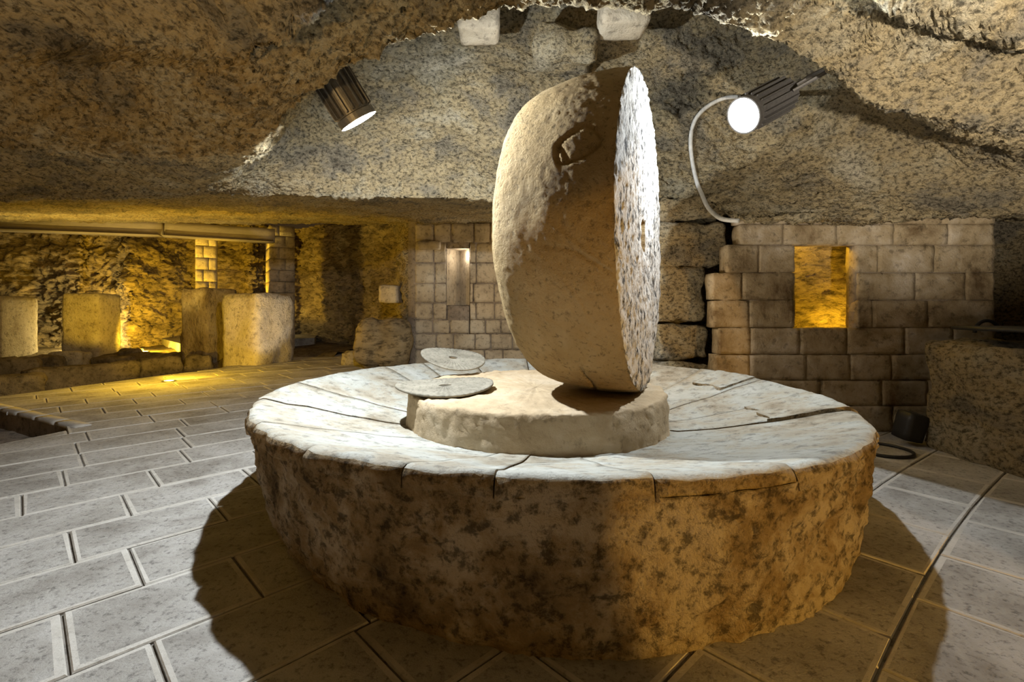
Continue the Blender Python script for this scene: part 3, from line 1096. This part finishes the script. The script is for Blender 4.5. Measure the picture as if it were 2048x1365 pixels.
PG = 'squat press stones'
corner_block('press_stone', 'weathered press stone at the pit edge with one yellow-lit and one grey face', 'stone', XY(498, 7.95), XY(457, 8.45), XY(576, 8.75), 1.24, -.32, m_press, PG, .035, .06)
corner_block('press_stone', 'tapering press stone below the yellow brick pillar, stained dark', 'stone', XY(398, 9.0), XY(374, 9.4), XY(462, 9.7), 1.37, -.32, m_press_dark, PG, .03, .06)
corner_block('press_stone', 'smooth yellow-lit upright press stone before the lit rock corner', 'stone', XY(152, 9.6), XY(147, 10.2), XY(226, 9.75), 1.29, -.32, m_press, PG, .015, .06)
corner_block('press_stone', 'dim upright press stone cut by the left frame edge', 'stone', XY(-30, 9.2), XY(-40, 9.8), XY(46, 9.3), 1.22, -.32, m_press, PG, .015, .06)


def pillar(label, pc, pl, pr_, ztop, course, z0=0.0):
    pc, pl, pr_ = map(np.array, (pc, pl, pr_))
    e1, e2 = pr_ - pc, pl - pc
    cen = pc + (e1 + e2) / 2
    t = thing('pillar', label, 'pillar', (cen[0], cen[1], z0), 'square masonry pillars')
    rz_ = math.atan2(e1[1], e1[0])
    k, z = 0, z0
    w1_, w2_ = np.linalg.norm(e1), np.linalg.norm(e2)
    d1, d2 = e1 / w1_, e2 / w2_
    while z < ztop - .02:
        h_ = min(course, ztop - z)
        fr = .62 if k % 2 else .38
        for (s0, s1) in ((0, fr), (fr, 1)):
            mid = pc + d1 * w1_ * (s0 + s1) / 2 + d2 * w2_ / 2
            rockbox('stone_block', (mid[0], mid[1], z + h_ / 2), (w1_ * (s1 - s0) - .004, w2_, h_ - .005), m_block, rotz=rz_, n=(3, 3, 3), amp=.006, r=.008, parent=t)
        z += h_
        k += 1
    return t


pillar('square masonry pillar lit yellow, rising behind the tapering press stone', XY(402, 10.3), XY(383, 10.75), XY(445, 10.5), 2.62, .26)
pillar('square masonry pillar with yellow left face, right of the grey-faced press stone', XY(548, 11.2), XY(522, 11.8), XY(599, 11.5), 2.95, .27)

bt = thing('ceiling_beam', 'long smooth grey-brown beam spanning from the left to the pillar', 'beam', tuple(W(320, 470, 9.9)))
for (x0, Y0, x1, Y1) in ((-330, 8.4, 319, 9.75), (321.5, 9.76, 545, 10.7)):
    a, b = np.array(XY(x0, Y0)), np.array(XY(x1, Y1))
    m_ = (a + b) / 2
    rockbox('beam_segment', (m_[0], m_[1] + .12, 2.63), (np.linalg.norm(b - a), .24, .30), m_beam, rotz=math.atan2(*(b - a)[::-1]), n=(12, 2, 3), amp=.006, r=.02, parent=bt)
    rockbox('beam_flange', (m_[0], m_[1] + .06, 2.472), (np.linalg.norm(b - a), .34, .022), m_beam, rotz=math.atan2(*(b - a)[::-1]), n=(12, 2, 1), amp=.002, r=.005, parent=bt)

# rubble stones in the pit
rub = [((-10, 740), 5.9, (.85, .5, .46), .9, 'long low dark stone at the near left of the pit'),
       ((165, 735), 7.15, (1.3, .45, .46), 1.0, 'long flat-topped stone block along the paved pit edge'),
       ((318, 735), 8.35, (.6, .42, .46), .9, 'broad low block beside the round uplight, at the pit edge'),
       ((398, 728), 8.75, (.42, .34, .46), .5, 'low block at the foot of the tapering press stone'),
       ((140, 706), 9.0, (.62, .36, .50), .1, 'pale flat slab lying on the rubble of the pit'),
       ((30, 708), 7.7, (.6, .45, .50), .8, 'dark hunched stone behind the long block at left'),
       ((225, 716), 9.1, (.6, .45, .40), -.2, 'brown flat rubble stone in the middle of the pit'),
       ((100, 722), 8.7, (.42, .34, .45), .2, 'brown rubble stone between the pale slab and the long block'),
       ((262, 700), 9.9, (.4, .4, .48), .5, 'low rubble stone at the foot of the smooth press stone'),
       ((270, 722), 8.6, (.42, .4, .36), .9, 'small dark rubble stone behind the broad low block')]
for i, ((px, py), Y, sz, rz_, lab) in enumerate(rub):
    p = W(px, py, Y)
    tag(rockbox('rubble_stone', (p[0], p[1], -.34 + sz[2] / 2), sz, m_press if i in (4,) else m_earth, rotz=rz_, n=(12, 8, 7), amp=.045, sc=3.5, r=.07, own=True, seed=i), lab, 'stone', 'rubble stones in the press pit')

# boulder and blocks beside the masonry wall
p = W(772, 655, 7.9)
tag(rockbox('boulder', (p[0] + .0, 7.75, .40), (.88, .5, .84), m_wallrock, n=(16, 12, 14), amp=.09, sc=2.5, r=.36, own=True), 'rounded pale boulder at the left foot of the masonry wall', 'boulder')
p = W(775, 588, 8.1)
tag(rockbox('ledge_block', (p[0], 8.35, p[2]), (.34, .4, .30), m_block, n=(6, 6, 5), amp=.02, r=.03, own=True), 'small square block on the ledge above the boulder', 'block')
struct(vwall('wall_corner', [XY(795, 9.4), XY(800, 8.5), XY(812, 8.05), XY(832, 7.95)], -.1, 2.6, 12, 40, m_ceil, [(1.5, .1, 3, False), (5, .06, 3, True)]))
rockbox('rock_shelf', (W(760, 700, 8.2)[0], 8.5, .1), (1.3, .8, .24), m_press, n=(14, 8, 4), amp=.05, r=.05, parent=None)
bpy.data.objects['rock_shelf']['kind'] = 'structure'

# ------------------------------------------------------------------ uplights set in the floor


def uplight(label, p, target, e):
    t = thing('floor_uplight', label, 'uplight', tuple(p), 'round floor uplights')
    G_ = lathe([(.055, .010), (.075, .012), (.085, .0), (.085, -.02)], 28, p)
    mesh_obj('ring', G_.reshape(-1, 3), grid_faces(28, 4, cu=True), m_steel, t)
    G_ = lathe([(.001, .014), (.03, .013), (.056, .008)], 28, p)
    mesh_obj('lens', G_.reshape(-1, 3), grid_faces(28, 3, cu=True), m_up, t)
    if target is not None:
        lamp('uplight_beam', 'SPOT', (p[0], p[1], p[2] + .06), e, YELL, target, .04, 130, .5)
    return t


p = fl(338, 763)
uplight('glowing round uplight set in the paving at the pit edge', p, (p[0] - .1, p[1] + 2.0, 1.2), 150)
p = np.array([-7.9, 10.35, -.24])
p2 = W(290, 704, 10.0)
uplight('glowing round uplight before the raised platform step', p2, (-8.0, 11.2, .15), 420)
# unseen lamps washing the walls, pillars and press stones, some added as fill
lamp('unseen_wash_lamp', 'POINT', XY(172, 10.9) + (.35,), 70, (1.0, .80, .34), size=.04)
lamp('unseen_wash_lamp', 'POINT', XY(215, 11.3) + (.45,), 30, YELL, size=.04)
lamp('unseen_wash_lamp', 'SPOT', (-7.4, 8.6, .1), 520, YELL, (-6.75, 10.4, 1.9), .04, 28, .4)
lamp('unseen_wash_lamp', 'SPOT', (-7.3, 11.5, .9), 260, YELL, (-5.9, 11.5, 1.9), .04, 38, .4)
lamp('unseen_wash_lamp', 'SPOT', (-3.0, 7.15, .10), 90, (1.0, .86, .68), (-4.35, 8.3, .8), .05, 40, .5)  # added fill for the grey face of the press stone at the pit edge
lamp('unseen_wash_lamp', 'POINT', XY(508, 13.0) + (.6,), 16, (1.0, .80, .34), size=.04)
lamp('unseen_wash_lamp', 'SPOT', XY(150, 7.7) + (.35,), 330, (1.0, .70, .16), XY(220, 8.0) + (2.4,), .05, 130, .6)
lamp('unseen_wash_lamp', 'SPOT', XY(190, 8.0) + (.5,), 190, YELL, XY(190, 9.7) + (.95,), .05, 42, .6)
lamp('unseen_wash_lamp', 'POINT', XY(1110, 6.4) + (1.5,), 22, (1.0, .74, .40), size=.05)  # added fill behind the millstone for the back masonry
lamp('paving_bounce_fill', 'POINT', (-4.45, 6.1, .7), 60, YELL, size=.1)  # added point light standing in for uplight bounce on the paving

# ------------------------------------------------------------------ small things at the right
c = fl(1762, 903)
vv, ff = tube([(c[0] + .17 * math.cos(a), c[1] + .17 * math.sin(a), .012) for a in np.linspace(0, 2 * PI, 41)], .010, 8)
tag(mesh_obj('iron_ring', vv, ff[:-2], m_dark, loc=(c[0], c[1], 0)), 'thin dark iron ring lying on the paving near the rock bench', 'ring')
c = W(1852, 850, 3.28)
t = tag(rockbox('lamp_housing', (2.80, 3.34, .13), (.14, .14, .20), m_dark, n=(4, 4, 4), amp=.006, r=.02, tilt=(.1, .2), own=True), 'small black housing on the floor in front of the rock bench corner', 'box')
tag(rockbox('iron_plate', (3.42, 2.8, .83), (.95, .8, .03), m_dark, n=(4, 4, 1), amp=.004, r=.008, own=True), 'flat black iron plate lying on top of the rock bench', 'plate')
vv, ff = tube([(3.30 + .085 * math.cos(a), 3.3, .79 + .085 * math.sin(a)) for a in np.linspace(0, PI, 15)], .012, 8)
tag(mesh_obj('iron_hoop', vv, ff, m_dark, loc=(3.30, 3.3, .79)), 'dark iron hoop standing behind the black plate on the bench', 'hoop')
